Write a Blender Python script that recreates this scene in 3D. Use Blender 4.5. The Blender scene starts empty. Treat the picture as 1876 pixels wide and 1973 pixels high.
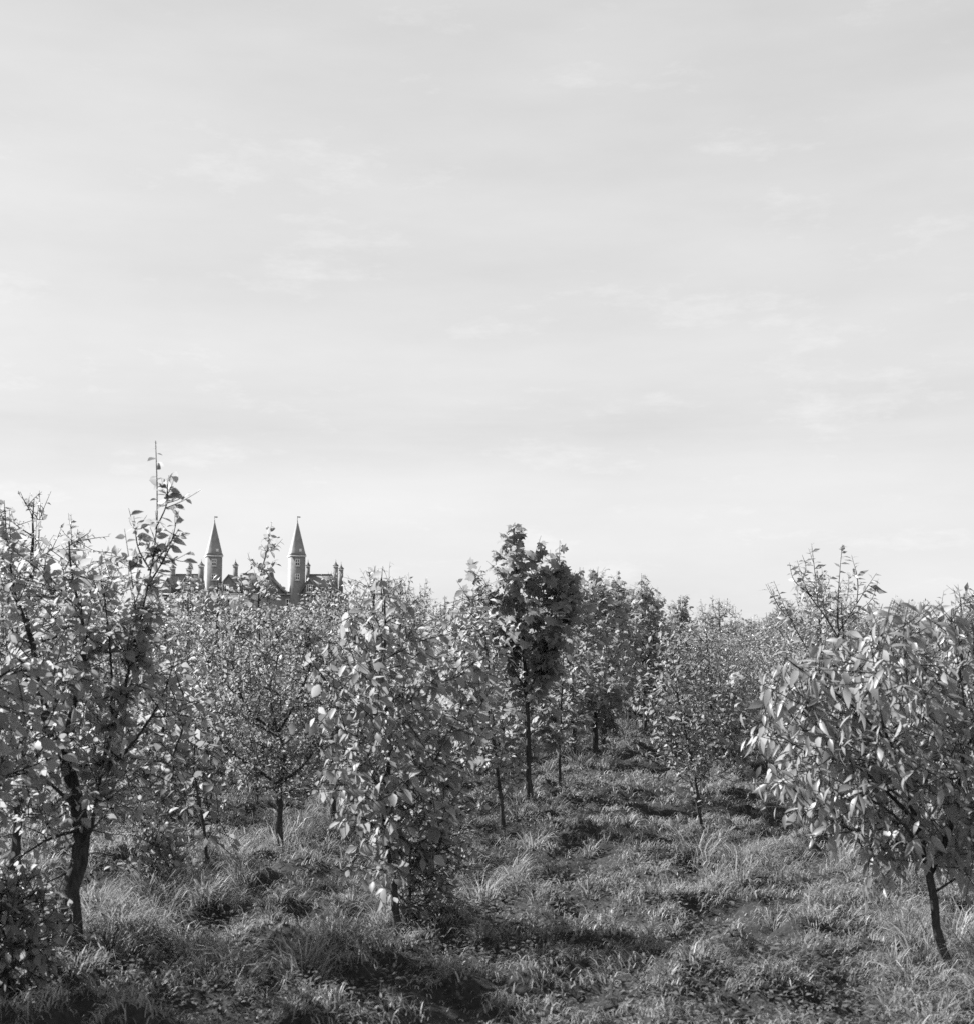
import bpy, math, random
import numpy as np
from mathutils import Vector, Euler

# ------------------------------------------------------------------ camera, sky, sun, exposure
W, H = 973, 1024
FPX = W / 56.0 * 75.0
CAM_Z = 1.72
PITCH = math.atan((646 - 512) / FPX)
S = bpy.context.scene
COL = S.collection
cam_d = bpy.data.cameras.new('camera')
cam = bpy.data.objects.new('camera', cam_d)
COL.objects.link(cam)
cam.location = (0, 0, CAM_Z)
cam.rotation_euler = (math.pi / 2 + PITCH, 0, 0)
cam_d.sensor_fit = 'HORIZONTAL'
cam_d.sensor_width = 56
cam_d.lens = 75
cam_d.clip_start = 0.1
cam_d.clip_end = 6000
cam_d.dof.use_dof = True
cam_d.dof.focus_distance = 18
cam_d.dof.aperture_fstop = 8.0
S.camera = cam

SUN_EL = math.radians(38)
SUN_AZ = math.radians(-66)          # measured from the view direction (+Y), negative = left
sx, sy, sz = math.sin(SUN_AZ) * math.cos(SUN_EL), math.cos(SUN_AZ) * math.cos(SUN_EL), math.sin(SUN_EL)
sun_d = bpy.data.lights.new('sun', 'SUN')
sun_d.energy = 5.0
sun_d.angle = math.radians(0.6)
sun_d.color = (1.0, 1.0, 1.0)       # black and white photograph
sun = bpy.data.objects.new('sun', sun_d)
COL.objects.link(sun)
sun.location = (-30, 30, 40)
sun.rotation_euler = Vector((sx, sy, sz)).to_track_quat('Z', 'Y').to_euler()

world = bpy.data.worlds.new('World')
S.world = world
world.use_nodes = True
nt = world.node_tree
nt.nodes.clear()
N = nt.nodes.new
L = nt.links.new
out = N('ShaderNodeOutputWorld')
bg = N('ShaderNodeBackground')
bg.inputs['Strength'].default_value = 0.0525
sky = N('ShaderNodeTexSky')
sky.sky_type = 'NISHITA'
sky.sun_disc = False
sky.sun_elevation = SUN_EL
sky.sun_rotation = SUN_AZ
sky.air_density = 1.0
sky.dust_density = 2.0
bw = N('ShaderNodeRGBToBW')
L(sky.outputs[0], bw.inputs[0])
tc = N('ShaderNodeTexCoord')


def wmath(op, a, b=None, clamp=False):
    n = N('ShaderNodeMath')
    n.operation = op
    n.use_clamp = clamp
    for i, v in enumerate((a, b)):
        if v is None:
            continue
        if isinstance(v, (int, float)):
            n.inputs[i].default_value = v
        else:
            L(v, n.inputs[i])
    return n.outputs[0]


def wnoise(scale3, scale, detail, rough):
    mp = N('ShaderNodeMapping')
    mp.inputs['Scale'].default_value = scale3
    L(tc.outputs['Generated'], mp.inputs['Vector'])
    n = N('ShaderNodeTexNoise')
    n.inputs['Scale'].default_value = scale
    n.inputs['Detail'].default_value = detail
    n.inputs['Roughness'].default_value = rough
    L(mp.outputs[0], n.inputs['Vector'])
    return n.outputs[0]


sep = N('ShaderNodeSeparateXYZ')
L(tc.outputs['Generated'], sep.inputs[0])
zc = wmath('MAXIMUM', sep.outputs[2], 0.0)
# thin high cloud: bright towards the horizon, thinning to a greyer sky overhead
hor = wmath('POWER', wmath('SUBTRACT', 1.0, zc, True), 1.6)
veil = wmath('ADD', wmath('MULTIPLY', hor, 1.7), 3.9)
streak = wnoise((1.0, 1.0, 6.0), 2.2, 6, 0.55)
puff = wnoise((1.0, 1.0, 2.6), 7.0, 8, 0.6)
st = wmath('SUBTRACT', streak, 0.5)
pf = wmath('SUBTRACT', puff, 0.5)
# a low bank of thin stratus some ten degrees up, and small wisps higher
lowb = wmath('SUBTRACT', 1.0, wmath('MULTIPLY', wmath('ABSOLUTE', wmath('SUBTRACT', zc, 0.165)), 22.0), True)
band = wmath('MULTIPLY', lowb, wmath('SUBTRACT', wnoise((1.0, 1.0, 12.0), 1.7, 7, 0.6), 0.30))
wisp = wmath('SUBTRACT', wnoise((1.0, 1.0, 3.2), 9.0, 10, 0.68), 0.56, True)
cl = wmath('ADD', wmath('MULTIPLY', st, 0.32), wmath('MULTIPLY', pf, 0.14))
cl = wmath('ADD', cl, wmath('MULTIPLY', band, -0.42))
cl = wmath('ADD', cl, wmath('MULTIPLY', wisp, 0.7))
veil = wmath('MULTIPLY', veil, wmath('ADD', cl, 1.0))
skyv = wmath('ADD', wmath('MULTIPLY', bw.outputs[0], 0.18), wmath('MULTIPLY', veil, 0.92))
comb = N('ShaderNodeCombineColor')
for i in range(3):
    L(skyv, comb.inputs[i])
L(comb.outputs[0], bg.inputs['Color'])
L(bg.outputs[0], out.inputs[0])

S.view_settings.view_transform = 'Standard'
S.view_settings.look = 'None'
S.view_settings.gamma = 1
S.view_settings.exposure = 1.5
S.view_settings.use_curve_mapping = False
S.render.engine = 'CYCLES'
S.cycles.use_denoising = False
S.cycles.max_bounces = 6
S.cycles.diffuse_bounces = 3
S.cycles.glossy_bounces = 2
S.cycles.transmission_bounces = 4
S.cycles.transparent_max_bounces = 4

# ------------------------------------------------------------------ pixel helpers (photo pixels at 1876 wide)
DS = W / 1876.0
cp, sp = math.cos(PITCH), math.sin(PITCH)


def ray(dx, dy):
    u = (dx * DS - W / 2) / FPX
    v = (H / 2 - dy * DS) / FPX
    return np.array([u, cp - v * sp, sp + v * cp])


def at(dx, dy, Y):
    d = ray(dx, dy)
    return np.array([d[0] / d[1] * Y, Y, CAM_Z + d[2] / d[1] * Y])


def ground_at(dx, dy):
    d = ray(dx, dy)
    k = -CAM_Z / d[2]
    return np.array([d[0] * k, d[1] * k, 0.0])


# ------------------------------------------------------------------ numpy noise
_rs = np.random.RandomState(7)
_tab = _rs.rand(256, 256)


def vnoise(x, y):
    xi = np.floor(x).astype(int)
    yi = np.floor(y).astype(int)
    fx = x - xi
    fy = y - yi
    fx = fx * fx * (3 - 2 * fx)
    fy = fy * fy * (3 - 2 * fy)
    a = _tab[xi % 256, yi % 256]
    b = _tab[(xi + 1) % 256, yi % 256]
    c = _tab[xi % 256, (yi + 1) % 256]
    d = _tab[(xi + 1) % 256, (yi + 1) % 256]
    return (a * (1 - fx) + b * fx) * (1 - fy) + (c * (1 - fx) + d * fx) * fy


def fbm(x, y, o=4):
    s, a, t = 0, 1.0, 0
    for k in range(o):
        s = s + a * vnoise(x * 2 ** k + 17.3 * k, y * 2 ** k + 5.1 * k)
        t += a
        a *= 0.5
    return s / t


def ground_z(x, y):
    x = np.asarray(x, float)
    y = np.asarray(y, float)
    r = np.hypot(x, y)
    f = np.clip(1.2 - r / 120.0, 0, 1)
    z = (fbm(x * 0.9 + 40, y * 0.9 + 11, 3) - 0.5) * 0.08 + (fbm(x * 2.7 + 3, y * 2.7 + 70, 3) - 0.5) * 0.20 + (fbm(x * 4.4 + 2, y * 4.4 + 8, 3) - 0.5) * 0.30
    return z * f


# ------------------------------------------------------------------ mesh buffer
class Buf:
    def __init__(self):
        self.v, self.q, self.t, self.n = [], [], [], 0

    def add(self, v, q=None, t=None):
        v = np.asarray(v, np.float32).reshape(-1, 3)
        if q is not None and len(q):
            self.q.append(np.asarray(q, np.int32).reshape(-1, 4) + self.n)
        if t is not None and len(t):
            self.t.append(np.asarray(t, np.int32).reshape(-1, 3) + self.n)
        self.v.append(v)
        self.n += len(v)

    def mesh(self, name, mat, smooth=False):
        v = np.concatenate(self.v)
        q = np.concatenate(self.q) if self.q else np.zeros((0, 4), np.int32)
        t = np.concatenate(self.t) if self.t else np.zeros((0, 3), np.int32)
        me = bpy.data.meshes.new(name)
        me.vertices.add(len(v))
        me.vertices.foreach_set('co', v.ravel())
        loops = np.concatenate([q.ravel(), t.ravel()])
        me.loops.add(len(loops))
        me.loops.foreach_set('vertex_index', loops)
        npol = len(q) + len(t)
        st = np.concatenate([np.arange(len(q)) * 4, len(q) * 4 + np.arange(len(t)) * 3]).astype(np.int32)
        me.polygons.add(npol)
        me.polygons.foreach_set('loop_start', st)
        if smooth:
            me.polygons.foreach_set('use_smooth', np.ones(npol, bool))
        me.update(calc_edges=True)
        me.validate()
        me.materials.append(mat)
        return me

    def build(self, name, mat, parent=None, smooth=False):
        o = bpy.data.objects.new(name, self.mesh(name, mat, smooth))
        COL.objects.link(o)
        if parent is not None:
            o.parent = parent
        return o

    def box(self, x0, x1, y0, y1, z0, z1):
        v = [(x0, y0, z0), (x1, y0, z0), (x1, y1, z0), (x0, y1, z0), (x0, y0, z1), (x1, y0, z1), (x1, y1, z1), (x0, y1, z1)]
        self.add(v, [(0, 3, 2, 1), (4, 5, 6, 7), (0, 1, 5, 4), (1, 2, 6, 5), (2, 3, 7, 6), (3, 0, 4, 7)])

    def frustum(self, cx, cy, rings, n=4, rot=math.pi / 4):
        """stack of n-gon rings (z, radius); radius = half width of a square when n == 4"""
        k = math.sqrt(2) if n == 4 else 1.0
        base = 0
        v, q = [], []
        for z, r in rings:
            for i in range(n):
                a = rot + 2 * math.pi * i / n
                v.append((cx + math.cos(a) * r * k, cy + math.sin(a) * r * k, z))
        for j in range(len(rings) - 1):
            for i in range(n):
                a, b = j * n + i, j * n + (i + 1) % n
                q.append((a, b, b + n, a + n))
        c0 = len(v)
        v.append((cx, cy, rings[0][0]))
        v.append((cx, cy, rings[-1][0]))
        m = (len(rings) - 1) * n
        t = [(c0, (i + 1) % n, i) for i in range(n)] + [(c0 + 1, m + i, m + (i + 1) % n) for i in range(n)]
        self.add(v, q, t)

    def tube(self, pts, rad, sides=6, rng=None):
        pts = np.asarray(pts, float)
        n = len(pts)
        tan = np.gradient(pts, axis=0)
        tan /= np.linalg.norm(tan, axis=1)[:, None] + 1e-9
        ref = np.array([0, 1.0, 0.13]) if abs(tan[0][2]) > 0.7 else np.array([0, 0, 1.0])
        a = np.cross(tan, ref)
        a /= np.linalg.norm(a, axis=1)[:, None] + 1e-9
        b = np.cross(tan, a)
        ang = np.arange(sides) * 2 * math.pi / sides
        rad = np.asarray(rad, float)
        rr = rad[:, None] * np.ones((1, sides))
        if rng is not None:
            rr = rr * (1 + (rng.rand(n, sides) - 0.5) * 0.28)
        v = pts[:, None, :] + rr[..., None] * (np.cos(ang)[None, :, None] * a[:, None, :] + np.sin(ang)[None, :, None] * b[:, None, :])
        i = np.arange(n - 1)[:, None] * sides
        j = np.arange(sides)[None, :]
        j2 = (j + 1) % sides
        q = np.stack([i + j, i + j2, i + sides + j2, i + sides + j], -1).reshape(-1, 4)
        vv = np.concatenate([v.reshape(-1, 3), pts[-1:] + tan[-1:] * rad[-1]])
        m = (n - 1) * sides
        t = [(m + k, m + (k + 1) % sides, n * sides) for k in range(sides)]
        self.add(vv, q, t)


# ------------------------------------------------------------------ materials
def new_mat(name):
    m = bpy.data.materials.new(name)
    m.use_nodes = True
    m.node_tree.nodes.clear()
    return m, m.node_tree.nodes.new, m.node_tree.links.new


def ramp(n, l, src, stops):
    r = n('ShaderNodeValToRGB')
    while len(r.color_ramp.elements) < len(stops):
        r.color_ramp.elements.new(0.5)
    for e, (p, c) in zip(r.color_ramp.elements, stops):
        e.position = p
        e.color = (c, c, c, 1)
    l(src, r.inputs[0])
    return r.outputs[0]


def leaf_mat(name, lo, hi, trans, rough=0.42, spec=0.5, tmix=0.40):
    m, n, l = new_mat(name)
    o = n('ShaderNodeOutputMaterial')
    g = n('ShaderNodeNewGeometry')
    c = ramp(n, l, g.outputs['Random Per Island'], [(0, lo), (0.75, (lo + hi) / 2), (1, hi)])
    p = n('ShaderNodeBsdfPrincipled')
    oi = n('ShaderNodeObjectInfo')
    mr = n('ShaderNodeMapRange')
    mr.inputs['To Min'].default_value = 0.78
    mr.inputs['To Max'].default_value = 1.28
    l(oi.outputs['Random'], mr.inputs['Value'])

    def toned(src):
        m_ = n('ShaderNodeVectorMath')
        m_.operation = 'SCALE'
        l(src, m_.inputs[0])
        l(mr.outputs[0], m_.inputs['Scale'])
        return m_.outputs[0]
    l(toned(c), p.inputs['Base Color'])
    p.inputs['Roughness'].default_value = rough
    p.inputs['Specular IOR Level'].default_value = spec
    t = n('ShaderNodeBsdfTranslucent')
    c2 = ramp(n, l, g.outputs['Random Per Island'], [(0, trans * 0.7), (1, trans * 1.3)])
    l(toned(c2), t.inputs['Color'])
    mx = n('ShaderNodeMixShader')
    mx.inputs[0].default_value = tmix
    l(p.outputs[0], mx.inputs[1])
    l(t.outputs[0], mx.inputs[2])
    l(mx.outputs[0], o.inputs[0])
    return m


def rough_mat(name, lo, hi, scale, rough=0.9, bump=0.3, stretch=(1, 1, 1), detail=6, spec=0.2):
    m, n, l = new_mat(name)
    o = n('ShaderNodeOutputMaterial')
    tcn = n('ShaderNodeTexCoord')
    mp = n('ShaderNodeMapping')
    mp.inputs['Scale'].default_value = stretch
    l(tcn.outputs['Object'], mp.inputs[0])
    nz = n('ShaderNodeTexNoise')
    nz.inputs['Scale'].default_value = scale
    nz.inputs['Detail'].default_value = detail
    nz.inputs['Roughness'].default_value = 0.65
    l(mp.outputs[0], nz.inputs['Vector'])
    c = ramp(n, l, nz.outputs[0], [(0.3, lo), (0.7, hi)])
    p = n('ShaderNodeBsdfPrincipled')
    l(c, p.inputs['Base Color'])
    p.inputs['Roughness'].default_value = rough
    p.inputs['Specular IOR Level'].default_value = spec
    if bump:
        b = n('ShaderNodeBump')
        b.inputs['Strength'].default_value = bump
        b.inputs['Distance'].default_value = 0.02
        l(nz.outputs[0], b.inputs['Height'])
        l(b.outputs[0], p.inputs['Normal'])
    l(p.outputs[0], o.inputs[0])
    return m


M_SOIL = rough_mat('soil', 0.010, 0.04, 28, 0.95, 1.0, detail=9)
M_BARK = rough_mat('bark', 0.02, 0.09, 45, 0.9, 1.0, (1, 1, 0.22))
M_LEAF = leaf_mat('leaf_small', 0.12, 0.30, 0.40, 0.5, 0.4)
M_LEAFL = leaf_mat('leaf_long', 0.13, 0.30, 0.40, 0.42, 0.5)
M_MAPLE = leaf_mat('leaf_maple', 0.12, 0.27, 0.37, 0.55, 0.35)
M_GRASS = leaf_mat('grass_blade', 0.05, 0.42, 0.26, 0.5, 0.3)
M_WEED = leaf_mat('weed_leaf', 0.07, 0.15, 0.20, 0.7, 0.2)
M_BRICK = rough_mat('brick', 0.19, 0.29, 1.3, 0.9, 0)
M_SLATE = rough_mat('slate', 0.15, 0.23, 0.9, 0.7, 0, spec=0.4)
M_SPIRE = rough_mat('spire_slate', 0.19, 0.29, 0.7, 0.75, 0, spec=0.3)
M_STONE = rough_mat('pale_stone', 0.7, 0.85, 0.8, 0.8, 0)
M_PANE = rough_mat('dark_glass', 0.03, 0.06, 0.5, 0.2, 0, spec=0.5)
M_LEAD = rough_mat('lead', 0.09, 0.14, 2, 0.6, 0)

# ------------------------------------------------------------------ leaf templates: axis +Y, face +Z, unit length


def t_long(w, fold, curl):
    rows = [(0.16, 0.35), (0.32, 0.85), (0.52, 1.0), (0.75, 0.68)]
    v = [(0, 0, 0)]
    for t, k in rows:
        h = w * k * 0.5
        z = -curl * t * t
        v += [(-h, t - 0.02, z + fold * h), (0, t, z), (h, t - 0.02, z + fold * h)]
    v.append((0, 1.0, -curl * 1.05))
    n = len(rows)
    q, t = [], [(0, 3, 2), (0, 2, 1)]
    for i in range(n - 1):
        a = 1 + 3 * i
        q += [(a, a + 1, a + 4, a + 3), (a + 1, a + 2, a + 5, a + 4)]
    a = 1 + 3 * (n - 1)
    e = len(v) - 1
    t += [(a, a + 1, e), (a + 1, a + 2, e)]
    return np.array(v), np.array(q), np.array(t)


def t_small(w, fold):
    h = w / 2
    v = [(0, 0, 0), (-h, 0.42, fold * h), (h, 0.42, fold * h), (0, 1, -0.12), (0, 0.5, 0)]
    return np.array(v), np.zeros((0, 4), int), np.array([(0, 2, 4), (0, 4, 1), (4, 2, 3), (4, 3, 1)])


def t_maple(cup):
    half = [(0.03, 0.22), (0.24, 0.10), (0.40, 0.24), (0.32, 0.36), (0.60, 0.56), (0.46, 0.60), (0.24, 0.58), (0.28, 0.78), (0.12, 0.82)]
    o = [(0, 0.2)] + half + [(0, 1.0)] + [(-x, y) for x, y in half[::-1]]
    v = [(0, 0.48, 0.0)] + [(x, y, -cup * ((x) ** 2 + (y - 0.45) ** 2) * 1.6 + (0.05 if abs(x) < 0.3 and y > 0.5 and abs(x) > 0.1 else 0)) for x, y in o]
    n = len(o)
    t = [(0, 1 + i, 1 + (i + 1) % n) for i in range(n)]
    # stalk
    b = len(v)
    v += [(-0.012, -0.15, 0.05), (0.012, -0.15, 0.05), (0.0, 0.22, -0.02)]
    t.append((b, b + 1, b + 2))
    return np.array(v), np.zeros((0, 4), int), np.array(t)


KIND = {
    'long': ([t_long(0.34, 0.35, 0.3), t_long(0.38, 0.2, 0.5), t_long(0.30, 0.5, 0.15)], M_LEAFL),
    'ovate': ([t_long(0.55, 0.3, 0.2), t_long(0.62, 0.15, 0.35), t_long(0.5, 0.4, 0.05)], M_LEAF),
    'small': ([t_small(0.5, 0.3), t_small(0.42, 0.5), t_small(0.6, 0.15)], M_LEAF),
    'narrow': ([t_small(0.42, 0.3), t_small(0.36, 0.2)], M_LEAFL),
    'maple': ([t_maple(0.25), t_maple(0.5), t_maple(0.1)], M_MAPLE),
}


def norm(a):
    return a / (np.linalg.norm(a, axis=-1, keepdims=True) + 1e-9)


def add_leaves(buf, kind, pos, axis, nrm, size, rng):
    tpl = KIND[kind][0] if isinstance(kind, str) else kind
    pick = rng.randint(0, len(tpl), len(pos))
    axis = norm(axis)
    nrm = norm(nrm - axis * np.sum(nrm * axis, -1, keepdims=True))
    side = np.cross(axis, nrm)
    for k, (v, q, t) in enumerate(tpl):
        m = pick == k
        c = m.sum()
        if not c:
            continue
        P, A, Nn, X, s = pos[m], axis[m], nrm[m], side[m], size[m]
        vv = P[:, None] + s[:, None, None] * (v[None, :, 0:1] * X[:, None] + v[None, :, 1:2] * A[:, None] + v[None, :, 2:3] * Nn[:, None])
        off = (np.arange(c) * len(v))[:, None, None]
        buf.add(vv.reshape(-1, 3), (q[None] + off).reshape(-1, 4) if len(q) else None, (t[None] + off).reshape(-1, 3) if len(t) else None)


def smooth_path(pts, n=10):
    pts = np.asarray(pts, float)
    if len(pts) == 2:
        k = np.linspace(0, 1, n)[:, None]
        return pts[0] * (1 - k) + pts[1] * k
    P = np.vstack([2 * pts[0] - pts[1], pts, 2 * pts[-1] - pts[-2]])
    outp = []
    seg = len(pts) - 1
    per = max(2, n // seg)
    for i in range(seg):
        p0, p1, p2, p3 = P[i], P[i + 1], P[i + 2], P[i + 3]
        for u in np.linspace(0, 1, per, endpoint=False):
            outp.append(0.5 * (2 * p1 + (p2 - p0) * u + (2 * p0 - 5 * p1 + 4 * p2 - p3) * u * u + (3 * p1 - p0 - 3 * p2 + p3) * u ** 3))
    outp.append(pts[-1])
    return np.array(outp)


WIND = np.array([0.28, -0.08, 0.0])


def grow(rng, trunk, r0, rows, kind, size, targets, twigs=3, spacing=0.05, droop=0.35, rise=0.7, limbs=(), twig_len=0.28, spread=0.65, r_tip=0.07, depth=0.85, clump=0.0):
    """One tree in local coordinates (base at the origin). trunk: points from the base up. rows: crown envelope (z, cx, cy, radius).
    limbs: (points, radius, leaf spacing) shoots and boughs of their own. Returns a buffer of wood and a buffer of leaves."""
    wood, leaf = Buf(), Buf()
    tp = smooth_path(trunk, 14)
    wob = (rng.rand(len(tp), 3) - 0.5) * r0 * 0.5
    wob[0] = 0
    tp = tp + wob
    k = np.linspace(0, 1, len(tp))
    tr = r0 * (1 - k) ** 0.8 * (1 - r_tip) + r0 * r_tip
    tr[0] *= 1.35
    wood.tube(np.vstack([tp[:1] - [0, 0, 0.12], tp]), np.concatenate([[tr[0] * 1.2], tr]), 8, rng)
    pos, axs, nrm, siz = [], [], [], []

    def leaf_run(path, sp, s0, start=0.25):
        L_ = np.linalg.norm(np.diff(path, axis=0), axis=1)
        cum = np.concatenate([[0], np.cumsum(L_)])
        tot = cum[-1]
        n = max(2, int(tot * (1 - start) / sp))
        d = tot * (start + (1 - start) * (np.arange(n) + rng.rand(n) * 0.7) / n)
        d = np.minimum(d, tot)
        p = np.stack([np.interp(d, cum, path[:, i]) for i in range(3)], -1)
        tn = norm(np.stack([np.interp(np.minimum(d + 0.02, tot), cum, path[:, i]) - np.interp(np.maximum(d - 0.02, 0), cum, path[:, i]) for i in range(3)], -1))
        ph = np.arange(n) * 2.4 + rng.rand() * 6
        ref = norm(np.cross(tn, np.array([0.1, 0.2, 1.0])))
        ref2 = np.cross(tn, ref)
        side = ref * np.cos(ph)[:, None] + ref2 * np.sin(ph)[:, None]
        a = tn * 0.45 + side * 0.8 + np.array([0, 0, -droop]) + WIND + (rng.rand(n, 3) - 0.5) * 0.5
        nn = np.array([0, 0, 1.0]) + (rng.rand(n, 3) - 0.5) * 1.9 + side * 0.3
        frac = d / tot
        pos.append(p)
        axs.append(a)
        nrm.append(nn)
        siz.append(s0 * (0.6 + 0.6 * rng.rand(n)) * (1 - 0.35 * frac ** 3))

    zs = np.array([r[0] for r in rows])
    w = np.array([max(r[3], 0.02) for r in rows]) ** 1.5
    zz = np.linspace(zs.min(), zs.max(), 60)
    o = np.argsort(zs)
    ww = np.interp(zz, zs[o], w[o])
    so = rng.rand() * 100
    spacing = spacing * 1.5
    cdf = np.cumsum(ww)
    cdf /= cdf[-1]
    # limbs first: later branches may spring from them
    node_p = [p for p in tp[int(len(tp) * 0.16):]]
    node_r = [q for q in tr[int(len(tp) * 0.16):]]
    for lb in limbs:
        pts, rl, sp_ = lb[:3]
        step = lb[3] if len(lb) > 3 else 0.13
        path = smooth_path(pts, 10)
        rad = np.linspace(rl, max(rl * 0.2, 0.0015), len(path))
        wood.tube(path, rad, 6, rng)
        if rl > 0.0075:
            node_p += list(path[2:])
            node_r += list(rad[2:])
        if sp_:
            leaf_run(path, sp_, size * 1.1, 0.2)
            ln = np.linalg.norm(np.diff(path, axis=0), axis=1).sum()
            for j in range(int(ln / step)):
                u = 0.2 + 0.68 * rng.rand()
                b = path[int(u * (len(path) - 1))]
                dd = norm(path[-1] - path[0])
                e = b + norm(dd * 0.6 + norm(rng.randn(3)) * 0.7) * (0.10 + 0.16 * rng.rand()) * (1.35 - u)
                tw = smooth_path([b, (b + e) / 2 + [0, 0, -0.01], e], 4)
                wood.tube(tw, np.linspace(0.003, 0.0012, len(tw)), 4)
                leaf_run(tw, sp_ * 1.2, size * 1.05, 0.1)
    tg = []
    for i in range(targets):
        z = np.interp((i + rng.rand()) / targets, cdf, zz)
        cx, cy, r = [np.interp(z, zs[o], np.array([rr[j] for rr in rows])[o]) for j in (1, 2, 3)]
        az = i * 2.39996 + rng.rand() * 0.9
        lob = float(vnoise(np.array(math.cos(az) * 1.3 + 50 + so), np.array(math.sin(az) * 1.3 + z * 2.6 + 50)))
        if lob < 0.22 and rng.rand() < 0.7:
            continue
        r = r * (0.6 + 0.85 * lob)
        q = r * rng.rand() ** 0.45
        tg.append(np.array([cx + math.cos(az) * q, cy + math.sin(az) * q * depth, z + (rng.rand() - 0.5) * 0.06]))
    n0 = np.array(node_p)
    tg.sort(key=lambda t_: float(np.min(np.linalg.norm(n0 - t_, axis=1))))
    for tgt in tg:
        NP = np.array(node_p)
        hdn = np.hypot(NP[:, 0] - tgt[0], NP[:, 1] - tgt[1])
        cost = np.linalg.norm(NP - tgt, axis=1) + 1.3 * np.maximum(0, NP[:, 2] - (tgt[2] - 0.45 * rise * hdn))
        idx = int(np.argmin(cost + 0.04 * rng.rand(len(cost))))
        st = NP[idx]
        d = tgt - st
        ln = np.linalg.norm(d)
        if ln < 0.03:
            continue
        mid = st + d * 0.5 + np.array([0, 0, -0.08 * ln]) + (rng.rand(3) - 0.5) * 0.2 * ln
        path = smooth_path([st, mid, tgt], 8)
        rb = min(node_r[idx] * 0.75, 0.004 + 0.010 * ln)
        rad = np.linspace(rb, 0.002, len(path))
        wood.tube(path, rad, 5)
        node_p += list(path[2:-2])
        node_r += list(rad[2:-2])
        leaf_run(path, spacing * 1.1, size, 0.45)
        for j in range(twigs):
            u = 0.35 + 0.65 * (j + rng.rand()) / twigs
            bi = min(int(u * (len(path) - 1)), len(path) - 2)
            b = path[bi]
            dd = norm(path[bi + 1] - path[bi])
            rnd = rng.randn(3)
            dv = norm(dd * (1 - spread) + norm(rnd) * spread + np.array([0.03, 0, 0.14]))
            tl = twig_len * (0.6 + 0.7 * rng.rand())
            e = b + dv * tl
            # keep the twig inside the crown's outline
            rr_ = np.interp(e[2], zs[o], np.array([rr[3] for rr in rows])[o]) * 1.3 + 0.08
            ex, ey = np.interp(e[2], zs[o], np.array([rr[1] for rr in rows])[o]), np.interp(e[2], zs[o], np.array([rr[2] for rr in rows])[o])
            hdv = np.array([e[0] - ex, e[1] - ey])
            hl = np.hypot(*hdv)
            if hl > rr_:
                e[:2] = np.array([ex, ey]) + hdv * rr_ / hl
            e[2] = min(e[2], zs.max() + 0.06)
            tw = smooth_path([b, (b + e) / 2 + (rng.rand(3) - 0.5) * 0.05 * tl, e], 4)
            wood.tube(tw, np.linspace(0.0035, 0.0014, len(tw)), 4)
            leaf_run(tw, spacing, size, 0.1)
    leaf_run(tp[-6:], spacing * 0.6, size * 0.85, 0.05)
    if pos:
        add_leaves(leaf, kind, np.concatenate(pos), np.concatenate(axs), np.concatenate(nrm), np.concatenate(siz), rng)
    return wood, leaf


# ------------------------------------------------------------------ things
def tag(o, label=None, cat=None, group=None, kind=None):
    for k, v in (('label', label), ('category', cat), ('group', group), ('kind', kind)):
        if v:
            o[k] = v
    return o


def thing(name, label, cat, loc=(0, 0, 0), rz=0, group=None):
    o = bpy.data.objects.new(name, None)
    o.empty_display_size = 0.2
    COL.objects.link(o)
    o.location = loc
    o.rotation_euler = (0, 0, rz)
    return tag(o, label, cat, group)


def dup(root, loc, rz, sc, label, group=None):
    r = root.copy()
    COL.objects.link(r)
    r.location = loc
    r.rotation_euler = (0, 0, rz)
    r.scale = sc
    r['label'] = label
    if group:
        r['group'] = group
    elif 'group' in r:
        del r['group']
    for ch in root.children:
        c = ch.copy()
        COL.objects.link(c)
        c.parent = r
    return r


def plant(name, label, seed, base, trunk_px, r0, rows_px, kind, size, targets, limbs_px=(), group=None, **kw):
    """A tree shaped after the photograph. base: photo pixel of its foot on the ground, or (x pixel, None, Y).
    trunk_px: (x, y, dy) up the stem; rows_px: (y, x left, x right) of the crown; dy = distance nearer (-) or farther (+) than the foot."""
    rng = np.random.RandomState(seed)
    if len(base) == 3:
        p = at(base[0], 1244, base[2])
        p[2] = 0
    else:
        p = ground_at(*base)
    p[2] = float(ground_z(p[0], p[1])) - 0.01
    Y = p[1]

    def loc(x, y, dy=0.0):
        return at(x, y, Y + dy) - p
    tr = [np.zeros(3)] + [loc(*t) for t in trunk_px]
    rows = []
    for y, xl, xr in rows_px:
        a, b = loc(xl, y), loc(xr, y)
        zt = a[2]
        tx = np.interp(zt, [q[2] for q in tr], [q[1] for q in tr])
        rows.append((zt, (a[0] + b[0]) / 2, tx, (b[0] - a[0]) / 2))
    limbs = [([loc(*q) for q in lb[0]],) + tuple(lb[1:]) for lb in limbs_px]
    w, l = grow(rng, tr, r0, rows, kind, size, targets, limbs=limbs, **kw)
    t = thing(name, label, 'tree', p, 0, group)
    w.build('trunk', M_BARK, t, True)
    l.build('crown', KIND[kind][1], t)
    return t


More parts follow.
